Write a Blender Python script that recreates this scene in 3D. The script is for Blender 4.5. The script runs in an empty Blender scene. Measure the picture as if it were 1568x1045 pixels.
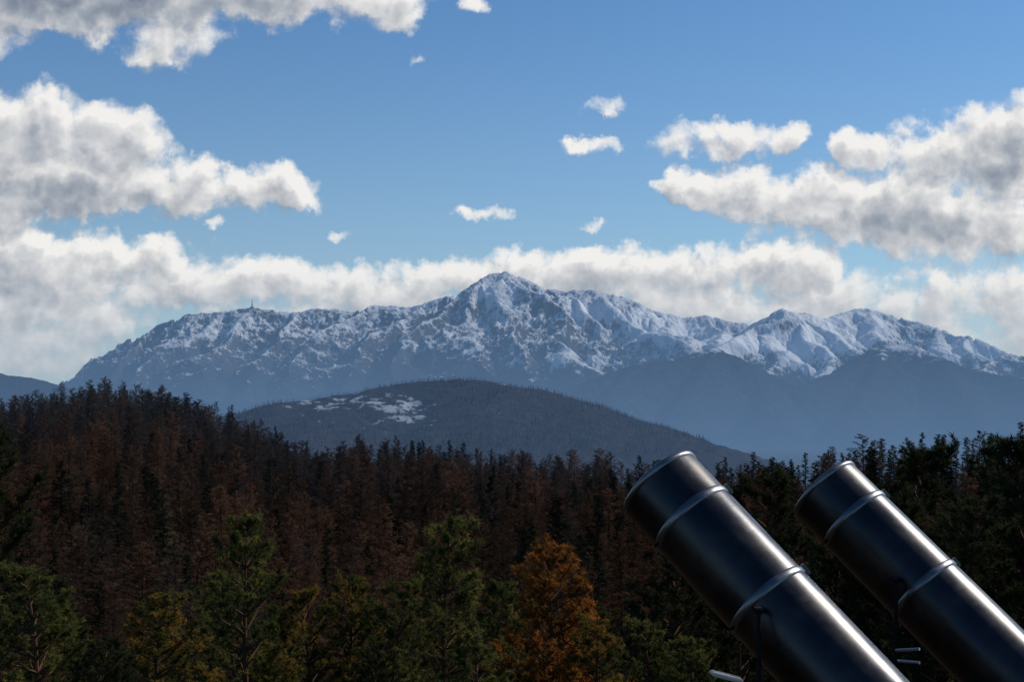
import bpy, math, numpy as np
from mathutils import Vector, Matrix
R = math.radians
rng = np.random.default_rng(7)
scene = bpy.context.scene
F = 2178.0; CX = 784.0; HY = 640.0
SUN_AZ, SUN_EL = 60.0, 38.0

def P3(px, py, y):
    return ((px-CX)/F*y, y, (HY-py)/F*y)

# ---------------------------------------------------------------- noise
_perm = np.random.default_rng(3).permutation(256); _perm = np.concatenate([_perm, _perm])
_ang = np.random.default_rng(4).random(256)*2*np.pi
_gx, _gy = np.cos(_ang), np.sin(_ang)
def pn(x, y, s=0):
    x = np.asarray(x, float); y = np.asarray(y, float)
    xi = np.floor(x).astype(int); yi = np.floor(y).astype(int)
    xf = x-xi; yf = y-yi
    u = xf*xf*xf*(xf*(xf*6-15)+10); v = yf*yf*yf*(yf*(yf*6-15)+10)
    def g(ix, iy, dx, dy):
        h = _perm[(_perm[(ix+s*17) & 255]+iy+s*31) & 255]
        return _gx[h]*dx+_gy[h]*dy
    a = g(xi, yi, xf, yf); b = g(xi+1, yi, xf-1, yf)
    c = g(xi, yi+1, xf, yf-1); d = g(xi+1, yi+1, xf-1, yf-1)
    return ((a+(b-a)*u)+((c+(d-c)*u)-(a+(b-a)*u))*v)*1.5
def fbm(x, y, o=5, s=0, gain=.5):
    t = 0; a = 1; f = 1
    for i in range(o):
        t = t+a*pn(x*f, y*f, s+i); a *= gain; f *= 2.03
    return t
def ridged(x, y, o=5, s=0, gain=.5):
    t = 0; a = 1; f = 1; n = 0
    for i in range(o):
        t = t+a*(1-np.abs(pn(x*f, y*f, s+i))*1.6); n += a; a *= gain; f *= 2.07
    return t/n

# ---------------------------------------------------------------- node helpers
def newmat(name):
    m = bpy.data.materials.new(name); m.use_nodes = True
    m.cycles.emission_sampling = 'NONE'
    m.node_tree.nodes.clear(); return m, m.node_tree
def N(t, typ, **kw):
    n = t.nodes.new(typ)
    for k, v in kw.items(): setattr(n, k, v)
    return n
def setin(t, n, i, v):
    if v is None: return
    if isinstance(v, bpy.types.NodeSocket): t.links.new(v, n.inputs[i])
    else: n.inputs[i].default_value = v
def M(t, op, a, b=None, c=None, clamp=False):
    n = N(t, 'ShaderNodeMath', operation=op, use_clamp=clamp)
    setin(t, n, 0, a); setin(t, n, 1, b); setin(t, n, 2, c)
    return n.outputs[0]
def VM(t, op, a, b=None, c=None, out=0):
    n = N(t, 'ShaderNodeVectorMath', operation=op)
    setin(t, n, 0, a); setin(t, n, 1, b); setin(t, n, 2, c)
    return n.outputs[out]
def MR(t, v, a, b, c=0., d=1., smooth=True):
    n = N(t, 'ShaderNodeMapRange'); n.interpolation_type = 'SMOOTHSTEP' if smooth else 'LINEAR'
    setin(t, n, 0, v); n.inputs[1].default_value = a; n.inputs[2].default_value = b
    n.inputs[3].default_value = c; n.inputs[4].default_value = d
    return n.outputs[0]
def MIX(t, f, a, b):
    n = N(t, 'ShaderNodeMix', data_type='RGBA')
    setin(t, n, 0, f)
    for i, v in ((6, a), (7, b)):
        if isinstance(v, tuple) and len(v) == 3: v = (*v, 1)
        setin(t, n, i, v)
    return n.outputs[2]
def NOISE(t, vec, scale, detail=4, rough=.5, out=0, dim='3D'):
    n = N(t, 'ShaderNodeTexNoise'); n.noise_dimensions = dim; t.links.new(vec, n.inputs['Vector'])
    n.inputs['Scale'].default_value = scale; n.inputs['Detail'].default_value = detail
    n.inputs['Roughness'].default_value = rough
    return n.outputs[out]
def RAMP(t, f, stops):
    n = N(t, 'ShaderNodeValToRGB'); t.links.new(f, n.inputs[0])
    e = n.color_ramp.elements
    while len(e) < len(stops): e.new(.5)
    for i, (p, c) in enumerate(stops): e[i].position = p; e[i].color = (*c, 1)
    return n.outputs[0]
HAZE = (0.118, 0.215, 0.375)  # aerial haze painted into the materials as a glow that grows with distance
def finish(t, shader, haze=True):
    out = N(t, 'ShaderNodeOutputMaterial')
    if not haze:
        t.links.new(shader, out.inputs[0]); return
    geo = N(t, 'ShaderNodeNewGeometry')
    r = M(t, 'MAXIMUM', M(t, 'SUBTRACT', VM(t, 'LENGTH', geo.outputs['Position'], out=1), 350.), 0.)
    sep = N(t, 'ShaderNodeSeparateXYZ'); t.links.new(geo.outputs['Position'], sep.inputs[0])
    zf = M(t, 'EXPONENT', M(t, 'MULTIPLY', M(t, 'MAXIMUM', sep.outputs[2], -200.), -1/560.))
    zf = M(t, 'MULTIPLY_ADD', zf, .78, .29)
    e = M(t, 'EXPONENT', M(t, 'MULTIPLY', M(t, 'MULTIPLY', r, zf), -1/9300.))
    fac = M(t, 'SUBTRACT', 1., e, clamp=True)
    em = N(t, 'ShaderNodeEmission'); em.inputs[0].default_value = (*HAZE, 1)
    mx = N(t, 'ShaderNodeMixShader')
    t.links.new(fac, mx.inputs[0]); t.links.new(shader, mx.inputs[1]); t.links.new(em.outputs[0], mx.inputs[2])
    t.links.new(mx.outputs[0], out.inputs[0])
def BSDF(t, col, rough=.8, metal=0., normal=None, spec=.3):
    n = N(t, 'ShaderNodeBsdfPrincipled')
    if isinstance(col, tuple): col = (*col, 1)
    setin(t, n, 'Base Color', col); setin(t, n, 'Roughness', rough); setin(t, n, 'Metallic', metal)
    n.inputs['Specular IOR Level'].default_value = spec
    if normal is not None: t.links.new(normal, n.inputs['Normal'])
    return n.outputs[0]
def DIFF(t, col, normal=None):
    n = N(t, 'ShaderNodeBsdfDiffuse'); setin(t, n, 0, col)
    if normal is not None: t.links.new(normal, n.inputs['Normal'])
    return n.outputs[0]
def BUMP(t, h, strength, dist):
    n = N(t, 'ShaderNodeBump'); t.links.new(h, n.inputs['Height'])
    n.inputs['Strength'].default_value = strength; n.inputs['Distance'].default_value = dist
    return n.outputs[0]

# ---------------------------------------------------------------- mesh helpers
def mesh_np(name, V, faces_flat, counts, mat_idx=None, attrs=None, smooth=False):
    me = bpy.data.meshes.new(name)
    V = np.asarray(V, np.float32); ff = np.asarray(faces_flat, np.int32); c = np.asarray(counts, np.int32)
    me.vertices.add(len(V)); me.vertices.foreach_set('co', V.ravel())
    me.loops.add(len(ff)); me.loops.foreach_set('vertex_index', ff)
    me.polygons.add(len(c)); st = np.concatenate([[0], np.cumsum(c)[:-1]]).astype(np.int32)
    me.polygons.foreach_set('loop_start', st); me.polygons.foreach_set('loop_total', c)
    if mat_idx is not None: me.polygons.foreach_set('material_index', np.asarray(mat_idx, np.int32))
    me.update(calc_edges=True); me.validate()
    me.polygons.foreach_set('use_smooth', np.full(len(me.polygons), smooth))
    if attrs:
        for k, a in attrs.items():
            at = me.attributes.new(k, 'FLOAT', 'POINT'); at.data.foreach_set('value', np.asarray(a, np.float32))
    return me
def obj(name, me, mats=(), parent=None, link=True):
    o = bpy.data.objects.new(name, me)
    if link: scene.collection.objects.link(o)
    for m in mats: me.materials.append(m)
    if parent: o.parent = parent
    return o
def grid_faces(nu, nv):
    i = np.arange(nu-1)[None, :]; j = np.arange(nv-1)[:, None]
    a = (j*nu+i); f = np.stack([a, a+1, a+1+nu, a+nu], -1).reshape(-1)
    return f, np.full((nu-1)*(nv-1), 4)

# ================================================================ MOUNTAINS
def ridge_height(X, Y, lines, base, k=.6, rnd=60.):
    H = np.full(X.shape, base, float); D = np.full(X.shape, 4000.)
    for ln in lines:
        kk = ln.get('k', k)
        pts = [P3(*p[:2], p[2]*1000.) for p in ln['p']]
        for (x0, y0, z0), (x1, y1, z1) in zip(pts[:-1], pts[1:]):
            dx, dy = x1-x0, y1-y0; L2 = dx*dx+dy*dy
            t = np.clip(((X-x0)*dx+(Y-y0)*dy)/L2, 0, 1)
            d = np.hypot(X-(x0+t*dx), Y-(y0+t*dy))
            z = z0+(z1-z0)*t
            h = z-kk*(np.sqrt(d*d+rnd*rnd)-rnd)
            m = h > H
            H = np.where(m, h, H); D = np.where(m, d, D)
    return H, D

sky_pts = [(20,660),(60,632),(100,603),(130,580),(165,547),(200,519),(240,499),(285,481),(330,478),(386,471),(420,474),(445,480),(470,474),(520,474),(545,478),(570,468),(600,467),(625,471),(650,465),(700,449),(735,430),(755,420),(775,415),(795,423),(820,441),(860,447),(905,444),(940,452),(965,458),(985,470),(1010,478),(1050,487),(1080,484),(1120,492),(1155,498)]
right_pts = [(1155,498,15.6),(1185,487,15.),(1210,475,14.6),(1235,478,14.8),(1268,489,15.6),(1300,475,16),(1325,471,16),(1360,483,16),(1420,501,15.8),(1450,515,15.5),(1480,514,15.3),(1520,525,15.2),(1568,538,15),(1650,560,15),(1800,575,15),(2000,600,15)]
main = [dict(p=[(a, b, 16.) for a, b in sky_pts], k=.62),
        dict(p=right_pts, k=.6)]
spurs = [
 [(775,415,16),(800,450,15.4),(840,478,15),(880,520,14.3),(935,562,13.4)],
 [(755,420,16),(725,460,15.3),(700,490,14.8),(715,530,14.2),(760,575,13.4)],
 [(775,415,16),(770,470,15.),(800,520,14.3),(850,570,13.4)],
 [(735,432,16),(670,480,15.2),(620,520,14.5),(600,570,13.6)],
 [(650,465,16),(590,505,15.2),(540,545,14.4),(500,600,13.2)],
 [(570,468,16),(520,500,15.4),(470,545,14.6),(430,590,13.6)],
 [(470,474,16),(430,510,15.3),(400,545,14.7),(370,600,13.4)],
 [(386,471,16),(350,500,15.4),(320,535,14.7),(290,590,13.6)],
 [(330,478,16),(290,510,15.4),(245,545,14.8),(200,600,13.8)],
 [(240,499,16),(200,535,15.4),(160,580,14.7)],
 [(905,444,16),(930,475,15.4),(985,505,14.9),(1060,535,14.2)],
 [(860,447,16),(880,480,15.3),(910,500,15.)],
 [(985,470,16),(1020,495,15.5),(1055,520,15)],
 [(1080,484,16),(1100,505,15.5),(1090,520,15)],
 [(1210,475,14.6),(1160,502,14.2),(1120,516,13.8),(1060,540,13.2),(985,562,12.6)],
 [(1210,475,14.6),(1230,520,13.9),(1265,555,13.3),(1275,590,12.6)],
 [(1235,478,14.8),(1290,510,14.2),(1325,543,13.6)],
 [(1325,471,16),(1350,505,15.3),(1370,525,14.6)],
 [(1160,502,14.2),(1175,540,13.5),(1180,580,12.8)],
 [(1480,514,15.3),(1500,550,14.5),(1520,600,13.5)],
 [(1568,538,15),(1590,580,14),(1600,620,13)],
 [(1420,501,15.8),(1440,530,15)],
]
for s in spurs: main.append(dict(p=s, k=.66))
nu, nv = 1250, 420
us = np.linspace(-.47, .52, nu); ys = np.linspace(11200, 17200, nv)
U, Y = np.meshgrid(us, ys); X = U*Y
wx = 260*fbm(X/1300, Y/1300, 3, 11); wy = 260*fbm(X/1300, Y/1300, 3, 21)
fade = np.clip((16100-Y)/900, 0, 1)
H, D = ridge_height(X+wx*fade, Y+wy*fade, main, -150.)
# open snowfields on the broad upper slopes (smoother ground)
gpx = CX+U*F; gpy = HY-H/Y*F
def ell(cx, cy, rx, ry): return np.exp(-(((gpx-cx)/rx)**2+((gpy-cy)/ry)**2)**1.5)
SF = np.clip(ell(1235,522,68,38)+ell(1310,500,50,26)+ell(1120,523,42,13)+ell(985,492,50,20)+ell(1040,505,45,20)+.8*ell(1000,560,45,10)+.9*ell(1490,530,70,15)+.7*ell(900,470,40,16)+.5*ell(755,440,35,16)+.6*ell(1265,568,30,16)+.4*ell(890,550,50,16), 0, 1)
SF = np.clip(SF*(.85+.9*fbm(X/260, Y/320, 4, 19)), 0, 1)
amp = D/(D+300.)
er = ridged(X/470+wx/900, Y/1250, 6, 31, .66)
H2 = H - amp*255*(1-er)*(1-.40*SF)
H2 += amp*66*(1-.7*SF)*fbm(X/170, Y/210, 5, 45, .6) + 13*fbm(X/150, Y/150, 4, 51) + 9*(1-.6*SF)*fbm(X/40, Y/40, 2, 61)
H2 = np.maximum(H2, -200+20*fbm(X/900, Y/900, 3, 3))
f, c = grid_faces(nu, nv)
m, t = newmat('snow_rock')
geo = N(t, 'ShaderNodeNewGeometry'); pos = geo.outputs['Position']
sp = N(t, 'ShaderNodeSeparateXYZ'); t.links.new(pos, sp.inputs[0])
sn = N(t, 'ShaderNodeSeparateXYZ'); t.links.new(geo.outputs['Normal'], sn.inputs[0])
st = VM(t, 'MULTIPLY', pos, (1., .6, .35))
sf = N(t, 'ShaderNodeAttribute', attribute_name='snowfield').outputs['Fac']
n_big = NOISE(t, pos, .0012, 4, .55); n_st = NOISE(t, st, .010, 8, .72); n_f = NOISE(t, st, .035, 6, .75)
side = MR(t, M(t, 'DIVIDE', sp.outputs[0], sp.outputs[1]), -.08, .14, -.16, .24)
alt = MR(t, sp.outputs[2], 250., 1050., -.74, .30, False)
s = M(t, 'ADD', alt, M(t, 'MULTIPLY', M(t, 'SUBTRACT', n_big, .5), 1.7))
s = M(t, 'ADD', s, M(t, 'MULTIPLY', M(t, 'SUBTRACT', n_st, .5), 3.4))
s = M(t, 'ADD', s, M(t, 'MULTIPLY', M(t, 'SUBTRACT', n_f, .5), 1.8))
s = M(t, 'ADD', s, M(t, 'MULTIPLY', M(t, 'SUBTRACT', sn.outputs[2], .72), 2.2))
s = M(t, 'ADD', s, side)
s = M(t, 'ADD', s, M(t, 'MULTIPLY', sf, 1.4))
mask = MR(t, s, -.30, .40)
rock = MIX(t, n_f, (.045, .048, .055), (.14, .138, .138))
forest = MIX(t, n_f, (.015, .02, .02), (.05, .05, .045))
base = MIX(t, MR(t, sp.outputs[2], 350., 650.), forest, rock)
snowc = MIX(t, M(t, 'ADD', MR(t, n_st, .35, .65), sf, clamp=True), (.58, .60, .64), (.90, .90, .90))
col = MIX(t, mask, base, snowc)
bp = BUMP(t, M(t, 'ADD', n_st, M(t, 'MULTIPLY', n_f, .5)), .8, 55.)
t.links.new(M(t, 'MULTIPLY_ADD', sf, -.5, .85), bp.node.inputs['Strength'])
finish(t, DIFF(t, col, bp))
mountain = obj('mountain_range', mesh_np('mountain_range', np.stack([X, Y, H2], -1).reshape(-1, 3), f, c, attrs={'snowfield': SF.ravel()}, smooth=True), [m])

# ---- forested foothills in front of the range
def forest_mat(name, c1, c2, snow=None, sc=.02):
    m, t = newmat(name)
    geo = N(t, 'ShaderNodeNewGeometry'); pos = geo.outputs['Position']
    a = NOISE(t, pos, sc, 8, .7); b = NOISE(t, pos, sc*.12, 4, .6)
    col = MIX(t, MR(t, a, .35, .65), c1, c2)
    if snow == 'alt':
        sv = M(t, 'ADD', M(t, 'MULTIPLY', M(t, 'SUBTRACT', a, .5), 2.2), M(t, 'MULTIPLY', M(t, 'SUBTRACT', b, .5), 2.2))
        sp = N(t, 'ShaderNodeSeparateXYZ'); t.links.new(pos, sp.inputs[0])
        sv = M(t, 'ADD', sv, MR(t, sp.outputs[2], 330, 600, -1.1, .35, False))
        col = MIX(t, MR(t, sv, 0, .3), col, (.62, .65, .70))
    elif snow:
        a2 = NOISE(t, VM(t, 'MULTIPLY', pos, (1., .4, 1.)), .045, 7, .75)
        at = N(t, 'ShaderNodeAttribute', attribute_name='clear')
        sv = M(t, 'ADD', M(t, 'MULTIPLY', M(t, 'SUBTRACT', a2, .5), 3.8), M(t, 'MULTIPLY_ADD', at.outputs['Fac'], 1.3, -1.0))
        col = MIX(t, MR(t, sv, -.1, .4, 0., .75), col, (.46, .50, .57))
    bp = BUMP(t, a, 1., .35/sc)
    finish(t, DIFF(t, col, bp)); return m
foot = [dict(p=[(780,640,10.3),(860,602,10.7),(920,575,11),(965,560,11.3),(1030,551,11.6),(1092,533,11.9),(1130,548,11.7),(1180,580,11.4),(1230,594,11.2),(1285,578,11.5),(1325,548,12),(1352,528,12.3),(1400,530,12.3),(1440,548,12.),(1480,565,11.8),(1568,580,11.5),(1700,600,11.4),(1900,620,11.)], k=.55),
 dict(p=[(1092,533,11.9),(1070,580,11),(1020,640,10)], k=.6), dict(p=[(1352,528,12.3),(1330,590,11.2),(1290,650,10)], k=.6),
 dict(p=[(1440,548,12),(1470,600,11),(1500,650,10)], k=.6), dict(p=[(965,560,11.3),(930,610,10.4)], k=.6),
 dict(p=[(1180,580,11.4),(1170,630,10.3)], k=.6),
 dict(p=[(140,640,12.6),(200,622,12.7),(300,616,12.6),(400,616,12.4),(470,608,12.4),(560,598,12.4),(640,598,12.4),(740,590,12.3),(820,598,12),(880,610,11.6)], k=.5)]
nu, nv = 800, 170
us = np.linspace(-.4, .5, nu); ys = np.linspace(9200, 13300, nv); U, Y = np.meshgrid(us, ys); X = U*Y
H, D = ridge_height(X, Y, foot, -200.); am = D/(D+250)
H = H-am*120*(1-ridged(X/600, Y/900, 4, 71))+(9+16*am)*fbm(X/90, Y/90, 4, 9)
H = np.maximum(H, -210)
f, c = grid_faces(nu, nv)
obj('foothills', mesh_np('foothills', np.stack([X, Y, H], -1).reshape(-1, 3), f, c, smooth=True),
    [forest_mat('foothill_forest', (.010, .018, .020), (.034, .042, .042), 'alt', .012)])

# ---- far left hill
lh = [dict(p=[(-500,640,8),(-250,590,8),(-100,572,8),(-20,571,8),(25,577,8),(55,588,8),(85,606,8),(140,650,8)], k=.4)]
nu, nv = 260, 80
us = np.linspace(-.62, -.27, nu); ys = np.linspace(7000, 9000, nv); U, Y = np.meshgrid(us, ys); X = U*Y
H, D = ridge_height(X, Y, lh, -200., rnd=150); H += 5*fbm(X/50, Y/50, 3, 5)
f, c = grid_faces(nu, nv)
obj('distant_hill', mesh_np('distant_hill', np.stack([X, Y, H], -1).reshape(-1, 3), f, c, smooth=True),
    [forest_mat('distant_hill_forest', (.006, .012, .018), (.02, .028, .034), None, .02)])

# ---- middle wooded hill, 3 km
mid = [dict(p=[(120,720,2.9),(250,672,2.9),(340,644,2.9),(400,628,2.9),(440,616,2.95),(500,609,3),(545,602,3.05),(575,600,3.05),(600,592,3.05),(640,585,3.1),(700,581,3.1),(745,584,3.1),(800,594,3.1),(850,609,3.1),(900,626,3.05),(950,650,3),(1000,674,3),(1050,698,3),(1150,740,3)], k=.33),
       dict(p=[(545,602,3.05),(500,640,2.75),(450,680,2.5)], k=.3), dict(p=[(700,581,3.1),(720,640,2.75),(760,690,2.5)], k=.3)]
def mid_h(X, Y):
    H, D = ridge_height(X, Y, mid, -160., rnd=60)
    return H - (D/(D+80))*22*(1-ridged(X/160, Y/200, 3, 12)) + 1.2*fbm(X/30, Y/30, 3, 8)
nu, nv = 500, 220
us = np.linspace(-.34, .2, nu); ys = np.linspace(2350, 3500, nv); U, Y = np.meshgrid(us, ys); X = U*Y
H = mid_h(X, Y)
def clearing(X, Y):
    z = mid_h(X, Y); px = CX+X/Y*F; py = HY-z/Y*F
    c = np.exp(-((px-520)/105)**4-((py-618)/16)**2) + .95*np.exp(-((px-625)/38)**2-((py-626)/22)**2)+.65*np.exp(-((px-795)/50)**2-((py-636)/14)**2)+.5*np.exp(-((px-560)/180)**4-((py-652)/20)**2)
    return np.clip(c*(.7+.9*fbm(X/45, Y/30, 3, 77)), 0, 1)
CL = clearing(X, Y)
f, c = grid_faces(nu, nv)
obj('wooded_hill', mesh_np('wooded_hill', np.stack([X, Y, H], -1).reshape(-1, 3), f, c, attrs={'clear': CL.ravel()}, smooth=True),
    [forest_mat('wooded_hill_ground', (.014, .014, .020), (.040, .033, .039), 'clear', .05)])

# ================================================================ NEAR GROUND
skl = np.array([(-900,660),(-400,640),(-150,622),(0,612),(60,605),(100,600),(150,595),(200,592),(250,600),(300,618),(350,638),(400,655),(440,674),(480,682),(540,677),(600,680),(680,682),(740,695),(800,700),(840,697),(900,700),(960,710),(1040,712),(1100,712),(1160,706),(1230,700),(1300,690),(1350,682),(1400,680),(1450,675),(1500,668),(1568,655),(1700,640),(2200,630)], float)
rcp = np.array([(-900,650),(0,640),(250,620),(450,560),(700,520),(1000,480),(1250,420),(1568,370),(2200,360)], float)
def ground_h(X, Y):
    Rr = np.hypot(X, Y); az = np.arctan2(X, np.where(np.abs(Y) < 1e-6, 1e-6, Y))
    az = np.clip(az, -.75, .75); u = np.tan(az); px = CX+F*u
    rc = np.interp(px, rcp[:, 0], rcp[:, 1]); sy = np.interp(px, skl[:, 0], skl[:, 1])
    ryy = rc*np.cos(az)
    zc = (HY-sy)/F*ryy - 14.0
    base = np.interp(Rr, [0, 7.5, 11, 20, 45, 80, 150, 1e5], [-1.7, -1.7, -2.6, -5.5, -12.5, -22, -38, -38])
    t = np.clip((Rr-150)/(rc-150), 0, 1); ts = t**.8*(1-(1-t)**2*.15)
    up = base+(zc+38)*ts
    back = zc - (Rr-rc)*.16
    z = np.where(Rr < 150, base, np.where(Rr < rc, up, np.maximum(back, -210)))
    n = np.clip((Rr-8)/60, 0, 1)
    return z + n*(2.6*fbm(X/50, Y/50, 3, 2)+.3*fbm(X/7, Y/7, 2, 6))
nr, na = 260, 400
rr = np.concatenate([[0], np.geomspace(.8, 40000, nr-1)]); aa = np.linspace(-np.pi, np.pi, na)
A, RR = np.meshgrid(aa, rr); X = RR*np.sin(A); Y = RR*np.cos(A)
f, c = grid_faces(na, nr)
m, t = newmat('forest_floor')
geo = N(t, 'ShaderNodeNewGeometry'); n1 = NOISE(t, geo.outputs['Position'], .35, 8, .7); n2 = NOISE(t, geo.outputs['Position'], .03, 3)
col = MIX(t, n1, (.018, .014, .010), (.060, .040, .028)); col = MIX(t, MR(t, n2, .4, .6), col, (.03, .032, .018))
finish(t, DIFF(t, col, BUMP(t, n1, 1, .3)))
obj('ground', mesh_np('ground', np.stack([X, Y, ground_h(X, Y)], -1).reshape(-1, 3), f, c, smooth=True), [m])

# ================================================================ TREES
class MB:
    def __init__(s): s.V = []; s.F = []; s.C = []; s.Mi = []; s.T = []; s.n = 0
    def tris(s, P, mat, tint):          # P (k,3,3)
        k = len(P); s.V.append(P.reshape(-1, 3)); s.F.append(np.arange(k*3)+s.n); s.C.append(np.full(k, 3))
        s.Mi.append(np.full(k, mat)); s.T.append(np.broadcast_to(np.repeat(np.broadcast_to(tint, (k,)), 3), (k*3,))); s.n += k*3
    def tube(s, pts, rad, sides, mat, tint=0.):
        pts = np.asarray(pts, float); n = len(pts); V = []
        for i in range(n):
            d = pts[min(i+1, n-1)]-pts[max(i-1, 0)]; d /= np.linalg.norm(d)+1e-9
            a = np.cross(d, [0, 0, 1.]) if abs(d[2]) < .95 else np.cross(d, [1., 0, 0]); a /= np.linalg.norm(a); b = np.cross(d, a)
            th = np.arange(sides)*2*np.pi/sides
            V.append(pts[i]+rad[i]*(np.cos(th)[:, None]*a+np.sin(th)[:, None]*b))
        V = np.concatenate(V); F = []
        for i in range(n-1):
            for j in range(sides):
                k = (j+1) % sides; F += [i*sides+j, i*sides+k, (i+1)*sides+k, (i+1)*sides+j]
        q = (n-1)*sides
        s.V.append(V); s.F.append(np.array(F)+s.n); s.C.append(np.full(q, 4)); s.Mi.append(np.full(q, mat)); s.T.append(np.full(len(V), tint)); s.n += len(V)
    def mesh(s, name):
        return mesh_np(name, np.concatenate(s.V), np.concatenate(s.F), np.concatenate(s.C), np.concatenate(s.Mi), {'tint': np.concatenate(s.T)})
def unit(v): return v/(np.linalg.norm(v, axis=-1, keepdims=True)+1e-9)
def blades(r, org, dirs, ln, w):
    side = unit(np.cross(dirs, r.normal(size=dirs.shape)))
    return np.stack([org-side*w[:, None]/2, org+side*w[:, None]/2, org+dirs*ln[:, None]], 1)

def make_larch(seed, H=17., Rm=3.6, nb=100):
    r = np.random.default_rng(seed); b = MB()
    b.tube([(0, 0, -1), (r.normal()*.1, r.normal()*.1, H*.5), (r.normal()*.15, r.normal()*.15, H*.97)], [.16, .09, .012], 4, 0)
    lop = r.random()*6.28
    for i in range(nb):
        h = H*(.08+.89*((i+r.random())/nb)**.9); fr = 1-h/H
        a = r.random()*2*np.pi
        L = (fr**.62*Rm+.2)*r.uniform(.45, 1.25)*(.6+.4*min(1, h/(H*.3)))*(1+.22*np.cos(a-lop))
        up = .70-.75*fr+r.normal()*.15
        d = unit(np.array([np.cos(a), np.sin(a), up])); p0 = np.array([0, 0, h])
        p2 = p0+d*L+np.array([0, 0, .05*L])
        b.tube([p0, p2], [.03, .008], 3, 1, .1)
        k = int(14+L*20); tt = r.uniform(.15, 1., k)[:, None]**.8
        org = p0*(1-tt)+p2*tt
        dr = unit(d[None]*.6+r.normal(size=(k, 3))*.8+np.array([0, 0, -.1]))
        b.tris(blades(r, org, dr, r.uniform(.3, .85, k)*(.65+.35*fr), r.uniform(.04, .09, k)), 1, r.random()*.5+r.random(k)*.15+.35*tt[:, 0])
    return b.mesh('larch')
def make_spruce(seed, H=17., Rm=2.9, nb=110):
    r = np.random.default_rng(seed); b = MB()
    b.tube([(0, 0, -1), (0, 0, H*.5), (0, 0, H)], [.24, .14, .02], 4, 0)
    for i in range(nb):
        h = H*(.08+.91*(i+r.random())/nb); fr = 1-h/H
        L = (fr**.85*Rm+.2)*r.uniform(.6, 1.25); a = r.random()*2*np.pi
        d = unit(np.array([np.cos(a), np.sin(a), .35-.75*fr])); p0 = np.array([0, 0, h]); p2 = p0+d*L
        b.tube([p0, p2], [.04, .01], 3, 0)
        k = int(14+L*14); tt = r.uniform(.1, 1., k)[:, None]; org = p0*(1-tt)+p2*tt
        dr = unit(d[None]*1.+r.normal(size=(k, 3))*np.array([.7, .7, .3])+np.array([0, 0, -.45]))
        b.tris(blades(r, org, dr, r.uniform(.3, .7, k), r.uniform(.10, .2, k)), 1, r.random()*.6+.2*tt[:, 0])
    return b.mesh('spruce')
def make_pine(seed, H=10., Rm=2.4, start=.12, needles=18, tl=.19, dens=1.):
    r = np.random.default_rng(seed); b = MB()
    bend = r.normal(size=2)*.3
    def tp(h):
        q = h/H; return np.array([bend[0]*math.sin(q*2.5), bend[1]*math.sin(q*3.1), h])
    b.tube([tp(x*H/7) if x > 0 else np.array([0, 0, -.8]) for x in range(8)], [.17, .15, .13, .11, .085, .06, .035, .012], 7, 0, .3)
    tufts = []
    h = H*start
    while h < H*.985:
        q = h/H; nb = r.integers(4, 7); a0 = r.random()*6.28
        for j in range(nb):
            if r.random() < .15: continue
            a = a0+j*2*np.pi/nb+r.normal()*.3
            prof = (1-((q-.28)/.74)**1.7 if q > .28 else .85+.15*q/.28)
            L = Rm*max(prof, .03)**.75*r.uniform(.5, 1.2)+.12
            up = .2+.8*q+r.normal()*.12
            d = unit(np.array([np.cos(a), np.sin(a), up])); p0 = tp(h+r.normal()*.06)
            p1 = p0+d*L*.55; p2 = p0+d*L+np.array([0, 0, .22*L])
            b.tube([p0, p1, p2], [.03+.012*L, .02, .008], 4, 0, .3)
            bt = r.random()
            ns = int((3+L*5.2)*dens)
            for s_ in range(ns):
                tt = r.uniform(.3, 1.)**.7; o = (p0*(1-tt)+p1*tt)*(1-tt)+(p1*(1-tt)+p2*tt)*tt
                sl = r.uniform(.2, .55)*(1.15-tt*.6)*min(1., L)
                sd = unit(d*.6+unit(r.normal(size=3)*np.array([1, 1, .45]))*.9+np.array([0, 0, .4]))
                e = o+sd*sl
                b.tube([o, e], [.011, .005], 3, 0, .3)
                tufts.append((e, unit(sd+np.array([0, 0, .6])), bt, tt)); tufts.append((o*.45+e*.55, sd, bt, tt*.7))
                if r.random() < .6: tufts.append((e+r.normal(size=3)*.12, unit(sd+r.normal(size=3)*.4), bt, tt))
            tufts.append((p2, d, bt, 1.))
        h += H*r.uniform(.035, .062)
    for e, d, bt, q in tufts:
        k = needles; dr = unit(d[None]*.75+r.normal(size=(k, 3))*.75)
        org = e[None]-d[None]*r.uniform(0, .16, k)[:, None]
        b.tris(blades(r, org, dr, r.uniform(.6, 1.1, k)*tl, np.full(k, .03)), 1, np.clip(bt*.5+r.random()*.3+.2*q, 0, 1))
    return b.mesh('pine')

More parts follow.
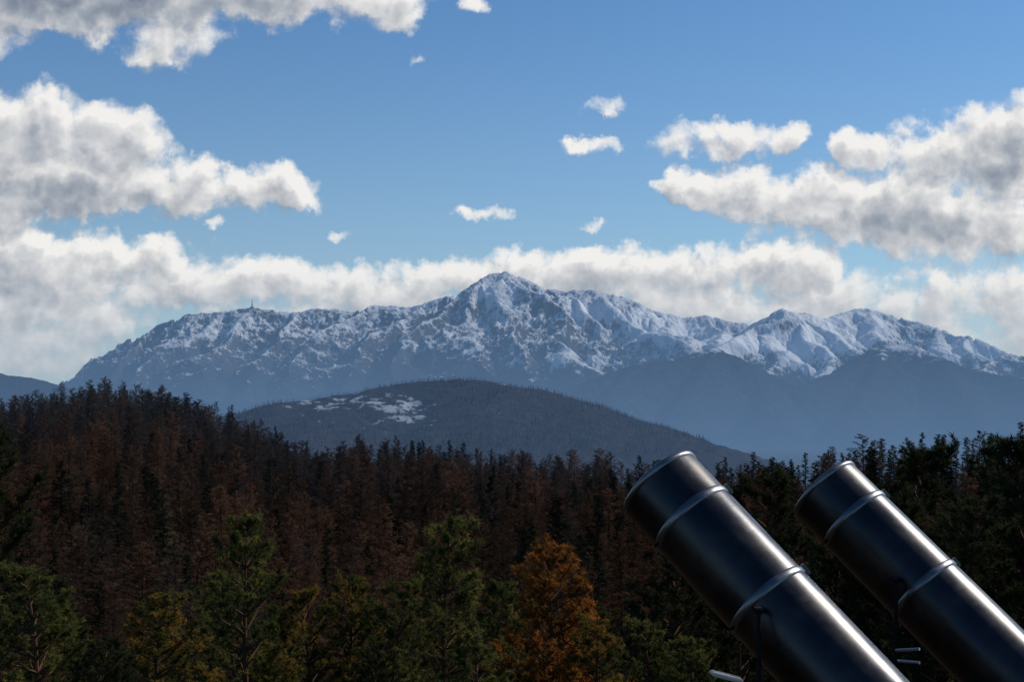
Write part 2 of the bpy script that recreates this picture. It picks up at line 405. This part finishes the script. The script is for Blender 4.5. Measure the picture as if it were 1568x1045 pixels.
def bark_mat(name, c1, c2):
    m, t = newmat(name); geo = N(t, 'ShaderNodeNewGeometry')
    n = NOISE(t, VM(t, 'MULTIPLY', geo.outputs['Position'], (1., 1., .25)), 9., 3, .7)
    finish(t, DIFF(t, MIX(t, n, c1, c2)), False); return m
def leaf_mat(name, stops, trans=.35, objvar=.35, stops2=None, patch=.02, haze=True):
    m, t = newmat(name)
    at = N(t, 'ShaderNodeAttribute', attribute_name='tint'); oi = N(t, 'ShaderNodeObjectInfo')
    col = RAMP(t, at.outputs['Fac'], stops)
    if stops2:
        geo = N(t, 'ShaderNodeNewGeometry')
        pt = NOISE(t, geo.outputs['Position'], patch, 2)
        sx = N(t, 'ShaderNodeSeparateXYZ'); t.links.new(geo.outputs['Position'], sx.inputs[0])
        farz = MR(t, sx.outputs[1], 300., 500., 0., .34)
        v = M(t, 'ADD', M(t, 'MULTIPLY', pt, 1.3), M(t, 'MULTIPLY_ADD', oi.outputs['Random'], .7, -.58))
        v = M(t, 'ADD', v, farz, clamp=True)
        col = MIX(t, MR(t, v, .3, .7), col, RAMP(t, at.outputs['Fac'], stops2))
    br = M(t, 'MULTIPLY_ADD', M(t, 'FRACT', M(t, 'MULTIPLY', oi.outputs['Random'], 7.3)), objvar*2, 1-objvar)
    cc = VM(t, 'SCALE', col); sc = cc.node; t.links.new(br, sc.inputs['Scale'])
    d = N(t, 'ShaderNodeBsdfDiffuse'); t.links.new(cc, d.inputs[0])
    tr = N(t, 'ShaderNodeBsdfTranslucent'); t.links.new(cc, tr.inputs[0])
    mx = N(t, 'ShaderNodeMixShader'); mx.inputs[0].default_value = trans
    t.links.new(d.outputs[0], mx.inputs[1]); t.links.new(tr.outputs[0], mx.inputs[2])
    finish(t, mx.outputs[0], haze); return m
bark_l = bark_mat('larch_bark', (.012, .010, .009), (.03, .022, .02))
bark_p = bark_mat('pine_bark', (.04, .025, .018), (.14, .075, .045))
larch_m = leaf_mat('larch_twigs', [(0, (.042, .023, .015)), (1, (.175, .088, .052))], .3, .45, [(0, (.026, .019, .016)), (1, (.082, .057, .043))], .012)
spruce_m = leaf_mat('spruce_needles', [(0, (.009, .014, .010)), (1, (.033, .042, .022))], .15, .45)
mid_m = leaf_mat('mixed_wood_twigs', [(0, (.010, .010, .014)), (1, (.032, .026, .031))], .1, .45)
pine_m = leaf_mat('pine_needles', [(0, (.022, .032, .012)), (.45, (.060, .070, .022)), (.78, (.15, .14, .038)), (1, (.23, .15, .036))], .45, .15, haze=False)
pine_y = leaf_mat('pine_needles_yellowing', [(0, (.026, .033, .012)), (.45, (.075, .075, .022)), (.7, (.21, .135, .028)), (1, (.36, .145, .03))], .45, .15, haze=False)
pine_o = leaf_mat('pine_needles_orange', [(0, (.03, .028, .012)), (.28, (.12, .065, .018)), (.6, (.33, .125, .03)), (1, (.56, .21, .05))], .45, .15, haze=False)
pine_d = leaf_mat('pine_needles_dark', [(0, (.011, .017, .009)), (1, (.048, .052, .022))], .35, .25, haze=False)

def coll(name, objs):
    c_ = bpy.data.collections.new(name)
    for o in objs: c_.objects.link(o)
    return c_
def variants(pref, meshes, mats):
    out = []
    for i, me in enumerate(meshes):
        for m_ in mats: me.materials.append(m_)
        out.append(bpy.data.objects.new('%s_%d' % (pref, i), me))
    return coll(pref+'_variants', out), len(out)
def scatter(name, pts, colinfo, smin, smax, r, wide=(.8, 1.3)):
    col_, nvv = colinfo; n = len(pts)
    me = bpy.data.meshes.new(name); me.vertices.add(n); me.vertices.foreach_set('co', np.asarray(pts, np.float32).ravel())
    a = me.attributes.new('rot', 'FLOAT_VECTOR', 'POINT')
    a.data.foreach_set('vector', np.stack([r.normal(size=n)*.03, r.normal(size=n)*.03, r.random(n)*6.28], -1).astype(np.float32).ravel())
    s_ = smin+(smax-smin)*r.random(n)**.8; w_ = s_*r.uniform(*wide, n)
    a = me.attributes.new('scl', 'FLOAT_VECTOR', 'POINT'); a.data.foreach_set('vector', np.stack([w_, w_, s_], -1).astype(np.float32).ravel())
    a = me.attributes.new('idx', 'INT', 'POINT'); a.data.foreach_set('value', r.integers(0, nvv, n).astype(np.int32))
    o = bpy.data.objects.new(name, me); scene.collection.objects.link(o)
    g = bpy.data.node_groups.new(name+'_instancing', 'GeometryNodeTree')
    g.interface.new_socket('Geometry', in_out='INPUT', socket_type='NodeSocketGeometry')
    g.interface.new_socket('Geometry', in_out='OUTPUT', socket_type='NodeSocketGeometry')
    gi = g.nodes.new('NodeGroupInput'); go = g.nodes.new('NodeGroupOutput')
    ci = g.nodes.new('GeometryNodeCollectionInfo'); ci.inputs['Collection'].default_value = col_
    ci.inputs['Separate Children'].default_value = True; ci.inputs['Reset Children'].default_value = True
    ip = g.nodes.new('GeometryNodeInstanceOnPoints'); ip.inputs['Pick Instance'].default_value = True
    def na_(nm, ty):
        q = g.nodes.new('GeometryNodeInputNamedAttribute'); q.data_type = ty; q.inputs[0].default_value = nm
        return [x for x in q.outputs if x.enabled and x.name == 'Attribute'][0]
    L = g.links.new
    L(gi.outputs[0], ip.inputs['Points']); L(ci.outputs[0], ip.inputs['Instance'])
    L(na_('idx', 'INT'), ip.inputs['Instance Index']); L(na_('rot', 'FLOAT_VECTOR'), ip.inputs['Rotation']); L(na_('scl', 'FLOAT_VECTOR'), ip.inputs['Scale'])
    L(ip.outputs[0], go.inputs[0])
    md = o.modifiers.new('instances', 'NODES'); md.node_group = g
    return o
def jgrid(x0, x1, y0, y1, sp_, r):
    gx, gy = np.meshgrid(np.arange(x0, x1, sp_), np.arange(y0, y1, sp_))
    gx = gx+r.uniform(-.5, .5, gx.shape)*sp_; gy = gy+r.uniform(-.5, .5, gy.shape)*sp_
    return gx.ravel(), gy.ravel()

larches = variants('larch', [make_larch(100+i, 16.5, 3.4+.3*i) for i in range(6)], [bark_l, larch_m])
spruces = variants('spruce', [make_spruce(200+i, 17, 2.6+.3*i) for i in range(4)], [bark_l, spruce_m])
fpines = variants('forestpine', [make_pine(300+i, 12, 2.6, .2, 9, .24, .7) for i in range(3)], [bark_p, pine_d])
lows = variants('midtree', [make_larch(400+i, 13, 2.9, 26) for i in range(3)], [bark_l, mid_m])
lowsp = variants('midspruce', [make_spruce(500+i, 13, 2.2, 26) for i in range(2)], [bark_l, spruce_m])

gx, gy = jgrid(-360, 360, 100, 720, 7.2, rng)
rad = np.hypot(gx, gy); az = np.arctan2(gx, gy); pxx = CX+F*np.tan(az)
rc = np.interp(pxx, rcp[:, 0], rcp[:, 1])
ok = (np.abs(az) < .46) & (rad > 145) & (rad < rc+22)
gx, gy, rad, pxx, rc = [q[ok] for q in (gx, gy, rad, pxx, rc)]
gz = ground_h(gx, gy)-.3
nz = fbm(gx/45, gy/45, 3, 91)+.30*rng.normal(size=len(gx))
crest = rad > rc-60
thr = .48+np.where(crest, -.26, 0)-np.where((pxx > 720), .28, 0)-np.where(pxx > 1150, .25, 0)
iss = nz > thr
pts = np.stack([gx, gy, gz], -1)
scatter('larch_forest', pts[~iss], larches, .5, 1.12, rng, (.9, 1.55))
scatter('spruce_forest', pts[iss], spruces, .5, 1.05, rng)
# dark pine wood lower down
gx, gy = jgrid(-80, 80, 62, 150, 5.2, rng); az = np.arctan2(gx, gy); rad = np.hypot(gx, gy)
pxx = CX+F*np.tan(az)
ok = (np.abs(az) < .46) & (rad > 66+rng.uniform(0, 10, len(gx))) & (rng.random(len(gx)) < np.where(pxx > 900, .9, .5))
pts = np.stack([gx, gy, ground_h(gx, gy)-.3], -1)[ok]
scatter('pine_forest', pts, fpines, .6, .95, rng)
# woods on the middle hill
gx, gy = jgrid(-900, 420, 2500, 3250, 9, rng)
cl = clearing(gx, gy); gz = mid_h(gx, gy)
ok = (gz > -75) & (rng.random(len(gx)) > cl*1.5)
gx, gy, gz = gx[ok], gy[ok], gz[ok]-1
sel = (fbm(gx/140, gy/140, 3, 33)+.2*rng.normal(size=len(gx))+np.where(CX+gx/gy*F > 560, .45, 0)*(gz > 45)) > .5
pts = np.stack([gx, gy, gz], -1)
scatter('distant_woodland', pts[~sel], lows, .35, .8, rng)
scatter('distant_spruce_woodland', pts[sel], lowsp, .5, .9, rng)

# individual foreground pines
pv = [make_pine(10, 10, 2.2), make_pine(11, 10, 2.6), make_pine(12, 10, 2.0), make_pine(13, 10, 2.8), make_pine(14, 10, 2.3)]
def with_mat(me, mt):
    q = me.copy(); q.materials.append(bark_p); q.materials.append(mt); return q
cache = {}
def place_pine(px, py, y, v, mt, wide=1., rot=0.):
    key = (v, mt.name)
    if key not in cache: cache[key] = with_mat(pv[v], mt)
    x, yy, zt = P3(px, py, y); g = float(ground_h(np.array([x]), np.array([yy]))[0])
    o = bpy.data.objects.new('pine_tree', cache[key]); scene.collection.objects.link(o)
    s = (zt-g+.15)/10.; o.location = (x, yy, g-.15); o.scale = (wide*s, wide*s, s); o.rotation_euler = (0, 0, rot)
for a in [
 (388,800,42,0,pine_m,1.,0.3),(250,918,36,1,pine_y,1.3,1.),(330,890,46,3,pine_m,1.1,2.),(470,915,44,3,pine_y,1.2,2.6),(545,888,47,4,pine_y,1.,3.2),
 (690,792,46,2,pine_m,1.15,.7),(640,900,40,3,pine_m,1.1,4.),(838,838,40,4,pine_o,1.15,1.9),(770,900,45,1,pine_m,1.,5.),
 (915,940,38,2,pine_y,1.2,3.),(885,930,41,1,pine_o,1.,2.1),(970,960,43,3,pine_m,1.2,.2),(20,880,36,3,pine_m,1.35,.5),(-22,670,40,1,pine_d,1.,1.5),(95,935,42,4,pine_m,1.1,5.5),
 (1040,862,50,1,pine_d,1.2,2.2),(1120,900,44,0,pine_d,1.2,3.3),(1200,745,56,3,pine_d,1.,4.4),(1290,800,54,2,pine_d,1.1,.9),
 (1440,705,52,3,pine_d,1.05,2.9),(1375,760,50,4,pine_d,1.,5.1),(1555,690,50,1,pine_d,1.1,3.9),(1640,650,50,0,pine_d,1.1,.4),(1500,760,44,2,pine_d,1.2,1.2),
 (165,985,34,1,pine_d,1.2,2.),(420,985,35,4,pine_y,1.2,.1),(580,985,35,2,pine_d,1.3,1.1),(720,975,34,0,pine_m,1.3,2.2),(1050,985,36,0,pine_m,1.2,3.2)]:
    place_pine(*a)

# ================================================================ ANTENNA TOWER
m_t, t = newmat('tower_concrete'); geo = N(t, 'ShaderNodeNewGeometry')
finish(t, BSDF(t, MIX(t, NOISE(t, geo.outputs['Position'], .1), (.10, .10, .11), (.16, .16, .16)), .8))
tx, ty, tz = P3(386, 471, 16000.)
b = MB()
b.tube([(0, 0, -60), (0, 0, 12), (0, 0, 45)], [11, 7, 5], 12, 0); b.tube([(0, 0, -60), (0, 0, 6), (0, 0, 6.1)], [24, 24, .1], 8, 0)
b.tube([(0, 0, 28), (0, 0, 28.1), (0, 0, 33), (0, 0, 33.1)], [5, 9, 9, 5], 12, 0); b.tube([(0, 0, 45), (0, 0, 92)], [4., 2.5], 8, 0)
o = obj('antenna_tower', b.mesh('antenna_tower'), [m_t]); o.location = (tx, ty, tz)

# ================================================================ METAL TUBES
def tube_metal(name, c1, c2, r0, r1):
    m_, t = newmat(name)
    tc = N(t, 'ShaderNodeTexCoord'); n1 = NOISE(t, tc.outputs['Object'], 6., 6, .65); n2 = NOISE(t, VM(t, 'MULTIPLY', tc.outputs['Object'], (1, 1, .1)), 60., 3, .6)
    n3 = NOISE(t, tc.outputs['Object'], 45., 5, .7)
    col = MIX(t, MR(t, n1, .4, .75), c1, c2)
    rg = M(t, 'ADD', MR(t, n1, .35, .7, r0, r1), M(t, 'MULTIPLY', n2, .06)); rg = M(t, 'ADD', rg, MR(t, n3, .55, .75, 0., .10))
    finish(t, BSDF(t, col, rg, 1., BUMP(t, n1, .16, .004), .5), False); return m_
m_b = tube_metal('black_lacquered_metal', (.038, .038, .042), (.070, .062, .056), .25, .37)
m_band = tube_metal('lightened_band_metal', (.14, .14, .15), (.28, .27, .26), .28, .40)  # band and rim colour lightened to stand for light caught at their edges
m_in, t = newmat('black_interior'); finish(t, BSDF(t, (.008, .008, .008), .9), False)
m_s, t = newmat('bare_steel'); tc = N(t, 'ShaderNodeTexCoord'); n1 = NOISE(t, tc.outputs['Object'], 20., 5)
finish(t, BSDF(t, MIX(t, n1, (.35, .35, .36), (.6, .6, .6)), .35, .9), False)
m_g, t = newmat('dark_painted_steel'); finish(t, BSDF(t, (.008, .008, .009), .8, 0., None, .1), False)

AX = Vector((0.56, -0.42, -0.63)).normalized()
def lathe(name, prof, mat, parent, sides=96):
    V = []; Fc = []; n = len(prof)
    for z, r_ in prof:
        for j in range(sides):
            a = 2*math.pi*j/sides; V.append((r_*math.cos(a), r_*math.sin(a), z))
    for i in range(n-1):
        for j in range(sides):
            k = (j+1) % sides; Fc.append((i*sides+j, i*sides+k, (i+1)*sides+k, (i+1)*sides+j))
    me = bpy.data.meshes.new(name); me.from_pydata(V, [], Fc); me.update()
    me.polygons.foreach_set('use_smooth', [True]*len(me.polygons))
    return obj(name, me, [mat], parent)
def box(name, size, loc, mat, parent, rot=None, bev=.003):
    import bmesh
    bm = bmesh.new(); bmesh.ops.create_cube(bm, size=1); bmesh.ops.scale(bm, vec=size, verts=bm.verts)
    bmesh.ops.bevel(bm, geom=bm.edges[:], offset=bev, segments=2, affect='EDGES')
    me = bpy.data.meshes.new(name); bm.to_mesh(me); bm.free()
    o_ = obj(name, me, [mat], parent); o_.location = loc
    if rot is not None: o_.rotation_mode = 'QUATERNION'; o_.rotation_quaternion = rot
    return o_
def rod(name, a, b_, r_, mat, parent):
    a = Vector(a); b_ = Vector(b_); d = b_-a; L = d.length
    o_ = lathe(name, [(0, 0.0001), (0, r_), (L, r_), (L, .0001)], mat, parent, 20)
    for p in o_.data.polygons: p.use_smooth = False
    o_.location = a; o_.rotation_mode = 'QUATERNION'; o_.rotation_quaternion = d.to_track_quat('Z', 'Y'); return o_
def relpt(top, px, py, y): return Vector(P3(px, py, y))-top
def metal_tube(pxc, pyc, y, bands, near, L=1.6, stand_t=.8):
    R0 = .125
    root = bpy.data.objects.new('metal_tube', None); scene.collection.objects.link(root)
    top = Vector(P3(pxc, pyc, y)); root.location = top
    q = AX.to_track_quat('Z', 'Y')
    def orient(o_):
        o_.rotation_mode = 'QUATERNION'; o_.rotation_quaternion = q; return o_
    orient(lathe('barrel', [(.018, R0), (.021, R0), (L*.5, R0), (L, R0), (L, .001)], m_b, root))
    orient(lathe('rim', [(.002, R0-.006), (0, R0-.003), (0, R0+.001), (.003, R0+.004), (.014, R0+.004), (.018, R0+.0006)], m_band, root))
    orient(lathe('bore', [(.002, R0-.006), (L-.02, R0-.006), (L-.02, .001)], m_in, root))
    for i, bz in enumerate(bands):
        w = .009
        orient(lathe('clamp_band_%d' % i, [(bz-w-.003, R0+.0005), (bz-w, R0+.002), (bz-w*.6, R0+.0038), (bz, R0+.003), (bz+w*.6, R0+.0038), (bz+w, R0+.002), (bz+w+.003, R0+.0005)], m_band, root))
        nrm = (Vector((.72, 0, .70))-AX*AX.dot(Vector((.72, 0, .70)))).normalized()
        box('clamp_lug_%d' % i, (.032, .018, .012), AX*bz+nrm*(R0+.007), m_band, root, nrm.to_track_quat('Z', 'X'))
        nb_ = (Vector((-.4, -.5, -.7))-AX*AX.dot(Vector((-.4, -.5, -.7)))).normalized()
        rod('clamp_bolt_%d' % i, AX*bz+nb_*(R0-.002), AX*bz+nb_*(R0+.012), .005, m_g, root)
    c0 = AX*stand_t
    gz_ = -1.7-top.z
    rod('stand_post', (c0.x-.10, c0.y-.05, c0.z-.02), (c0.x-.10, c0.y-.05, gz_), .02, m_g, root)
    p = relpt(top, *near)
    rod('side_rod', p, (p.x, p.y, gz_), .006, m_g, root)
    box('side_rod_head', (.024, .05, .016), (p.x, p.y+.02, p.z), m_g, root)
    box('base_plate', (.9, .8, .03), (c0.x-.2, c0.y+.05, gz_+.016), m_g, root)
    return root, top
r1, t1 = metal_tube(1008, 741, 4.0, [.15, .46], (1162, 937, 3.62))
r2, t2 = metal_tube(1260, 749, 4.65, [.15, .46], (1372, 890, 4.33), 1.7)
box('mount_plate', (.08, .05, .010), relpt(t1, 1112, 1037, 3.55), m_s, r1, Matrix.Rotation(R(14), 3, 'Y').to_quaternion())
rod('steel_rung_a', relpt(t2, 1372, 997, 3.9), relpt(t2, 1408, 995, 3.85), .004, m_s, r2)
rod('steel_rung_b', relpt(t2, 1375, 1013, 3.9), relpt(t2, 1408, 1016, 3.85), .004, m_s, r2)

# ================================================================ WORLD
w = bpy.data.worlds.new('World'); scene.world = w; w.use_nodes = True
t = w.node_tree; t.nodes.clear()
sky = N(t, 'ShaderNodeTexSky', sky_type='NISHITA'); sky.sun_disc = False
sky.sun_elevation = R(SUN_EL); sky.sun_rotation = R(SUN_AZ); sky.altitude = 700; sky.air_density = 1.0; sky.dust_density = .6; sky.ozone_density = 1.6
tc = N(t, 'ShaderNodeTexCoord'); sp = N(t, 'ShaderNodeSeparateXYZ'); t.links.new(tc.outputs['Generated'], sp.inputs[0])
yy = M(t, 'MAXIMUM', sp.outputs[1], .03)
Xp = M(t, 'MULTIPLY_ADD', M(t, 'DIVIDE', sp.outputs[0], yy), F/100, CX/100)
Yp = M(t, 'MULTIPLY_ADD', M(t, 'DIVIDE', sp.outputs[2], yy), -F/100, HY/100)
cb = N(t, 'ShaderNodeCombineXYZ'); t.links.new(Xp, cb.inputs[0]); t.links.new(Yp, cb.inputs[1]); PV = cb.outputs[0]
blobs = [
 (120,-45,340,105,1.9),(420,-30,200,75,1.4),(265,55,70,42,.7),(590,5,75,40,.8),(-100,40,170,60,1.),
 (50,200,125,76,1.2),(180,215,78,62,1.1),(90,285,190,55,1.5),(275,285,92,50,1.1),(375,290,66,40,1.),(440,292,50,36,1.),(-60,270,150,120,1.4),
 (30,405,230,60,1.1),(200,395,130,36,.9),(40,480,200,75,.9),(20,550,190,45,.6),(300,440,165,45,.9),(430,432,110,42,1.),(325,345,22,9,.5),
 (560,447,130,36,.9),(690,428,95,38,1.),(800,418,125,38,1.),(930,412,130,42,1.1),(1060,420,130,42,1.),(1190,415,110,42,1.),(1250,408,55,36,.9),
 (1000,460,320,45,.8),(650,475,320,40,.6),(1250,470,270,50,.6),(1480,455,240,50,.7),(1500,520,200,45,.5),
 (1110,212,105,30,.9),(1190,215,42,26,.8),(1045,285,50,34,1.),(1130,298,102,46,1.1),(1260,312,120,60,1.1),(1380,320,130,74,1.2),(1500,345,140,62,1.2),
 (1320,235,45,35,.9),(1430,235,88,52,1.1),(1540,230,110,78,1.3),(1600,180,80,55,1.),
 (925,160,46,15,.45),(900,222,50,16,.55),(748,324,38,13,.55),(535,358,22,7,.25),(640,80,14,9,.2),(720,12,20,16,.4),(895,340,13,7,.2),
 (1900,300,300,160,1.1),(-500,300,300,150,1.1),(1500,-350,300,90,1.),(500,-500,400,100,1.)]
def density(P, det):
    w1 = VM(t, 'SUBTRACT', NOISE(t, P, 1.1, 1, .55, 1, '2D'), (.5, .5, .5)); w2 = VM(t, 'SUBTRACT', NOISE(t, P, 4.5, 3, .6, 1, '2D'), (.5, .5, .5))
    Q = VM(t, 'MULTIPLY_ADD', w1, (.9, .5, 0), P); Q = VM(t, 'MULTIPLY_ADD', w2, (.30, .28, 0), Q)
    acc = None
    for cx, cy, rx, ry, ww in blobs:
        v = VM(t, 'MULTIPLY_ADD', Q, (100/rx, 100/ry, 0), (-cx/rx, -cy/ry, 0))
        q = VM(t, 'DOT_PRODUCT', v, v, out=1)
        d = M(t, 'MULTIPLY_ADD', q, -ww, ww)
        acc = d if acc is None else M(t, 'SMOOTH_MAX', acc, d, .3)
    n2 = NOISE(t, P, 1.7, det, .54, 0, '2D')
    vn = N(t, 'ShaderNodeTexVoronoi', feature='F1'); vn.voronoi_dimensions = '2D'; t.links.new(Q, vn.inputs['Vector']); vn.inputs['Scale'].default_value = 3.0
    d = M(t, 'MULTIPLY_ADD', M(t, 'SUBTRACT', n2, .5), 1.6, M(t, 'MAXIMUM', acc, -3.))
    return M(t, 'MULTIPLY_ADD', M(t, 'SUBTRACT', .45, M(t, 'POWER', vn.outputs['Distance'], 1.6)), .5, d)
D1 = density(PV, 8)
D2 = density(VM(t, 'ADD', PV, (.12, -.22, 0)), 3)
fac = MR(t, D1, -.12, .75)
lt = M(t, 'MULTIPLY', M(t, 'SUBTRACT', D1, D2), .56)  # cloud self-shadowing painted in: sunward sides lighter, thick cores darker
thick = MR(t, D1, .4, 1.8)
br = M(t, 'ADD', M(t, 'MULTIPLY_ADD', thick, -.52, .82), lt, clamp=True)
ccol = RAMP(t, br, [(0, (.17, .21, .29)), (.35, (.34, .38, .44)), (.7, (.62, .63, .65)), (1, (.88, .87, .85))])
hz = MR(t, Yp, 3.8, 6.0, 0., .8)
ccol = MIX(t, hz, ccol, (.38, .45, .53))
tint = MIX(t, MR(t, sp.outputs[2], .05, .30), (.70, .97, 1.12), (.50, .83, 1.10))
tint = MIX(t, 1., sky.outputs[0], tint); tint.node.blend_type = 'MULTIPLY'
bg1 = N(t, 'ShaderNodeBackground'); t.links.new(tint, bg1.inputs[0]); bg1.inputs[1].default_value = .09
bgh = N(t, 'ShaderNodeBackground'); bgh.inputs[0].default_value = (.37, .47, .57, 1)
mh = N(t, 'ShaderNodeMixShader'); t.links.new(M(t, 'MULTIPLY', M(t, 'EXPONENT', M(t, 'MULTIPLY', M(t, 'MAXIMUM', sp.outputs[2], 0.), -9.)), .88), mh.inputs[0])
t.links.new(bg1.outputs[0], mh.inputs[1]); t.links.new(bgh.outputs[0], mh.inputs[2])
bg2 = N(t, 'ShaderNodeBackground'); t.links.new(ccol, bg2.inputs[0]); bg2.inputs[1].default_value = 1.
mx = N(t, 'ShaderNodeMixShader'); t.links.new(M(t, 'MULTIPLY', fac, MR(t, sp.outputs[2], -.02, .01)), mx.inputs[0]); t.links.new(mh.outputs[0], mx.inputs[1]); t.links.new(bg2.outputs[0], mx.inputs[2])
wo = N(t, 'ShaderNodeOutputWorld'); t.links.new(mx.outputs[0], wo.inputs[0])
w.cycles.sampling_method = 'MANUAL'; w.cycles.sample_map_resolution = 512

S = Vector((math.cos(R(SUN_EL))*math.sin(R(SUN_AZ)), math.cos(R(SUN_EL))*math.cos(R(SUN_AZ)), math.sin(R(SUN_EL))))
sl = bpy.data.lights.new('sun', 'SUN'); sl.energy = 3.8; sl.angle = R(.5); sl.color = (1, .95, .87)
so = bpy.data.objects.new('sun', sl); scene.collection.objects.link(so); so.rotation_euler = S.to_track_quat('Z', 'Y').to_euler(); so.location = (30, 20, 40)

# ================================================================ CAMERA
cd = bpy.data.cameras.new('camera'); cam = bpy.data.objects.new('camera', cd); scene.collection.objects.link(cam)
cd.sensor_width = 36; cd.lens = 36*F/1568; cd.shift_y = (HY-522.5)/1568; cd.clip_start = .1; cd.clip_end = 90000
cam.location = (0, 0, 0); cam.rotation_euler = (R(90), 0, 0)
scene.camera = cam
scene.view_settings.view_transform = 'Standard'; scene.view_settings.look = 'None'; scene.view_settings.exposure = 0
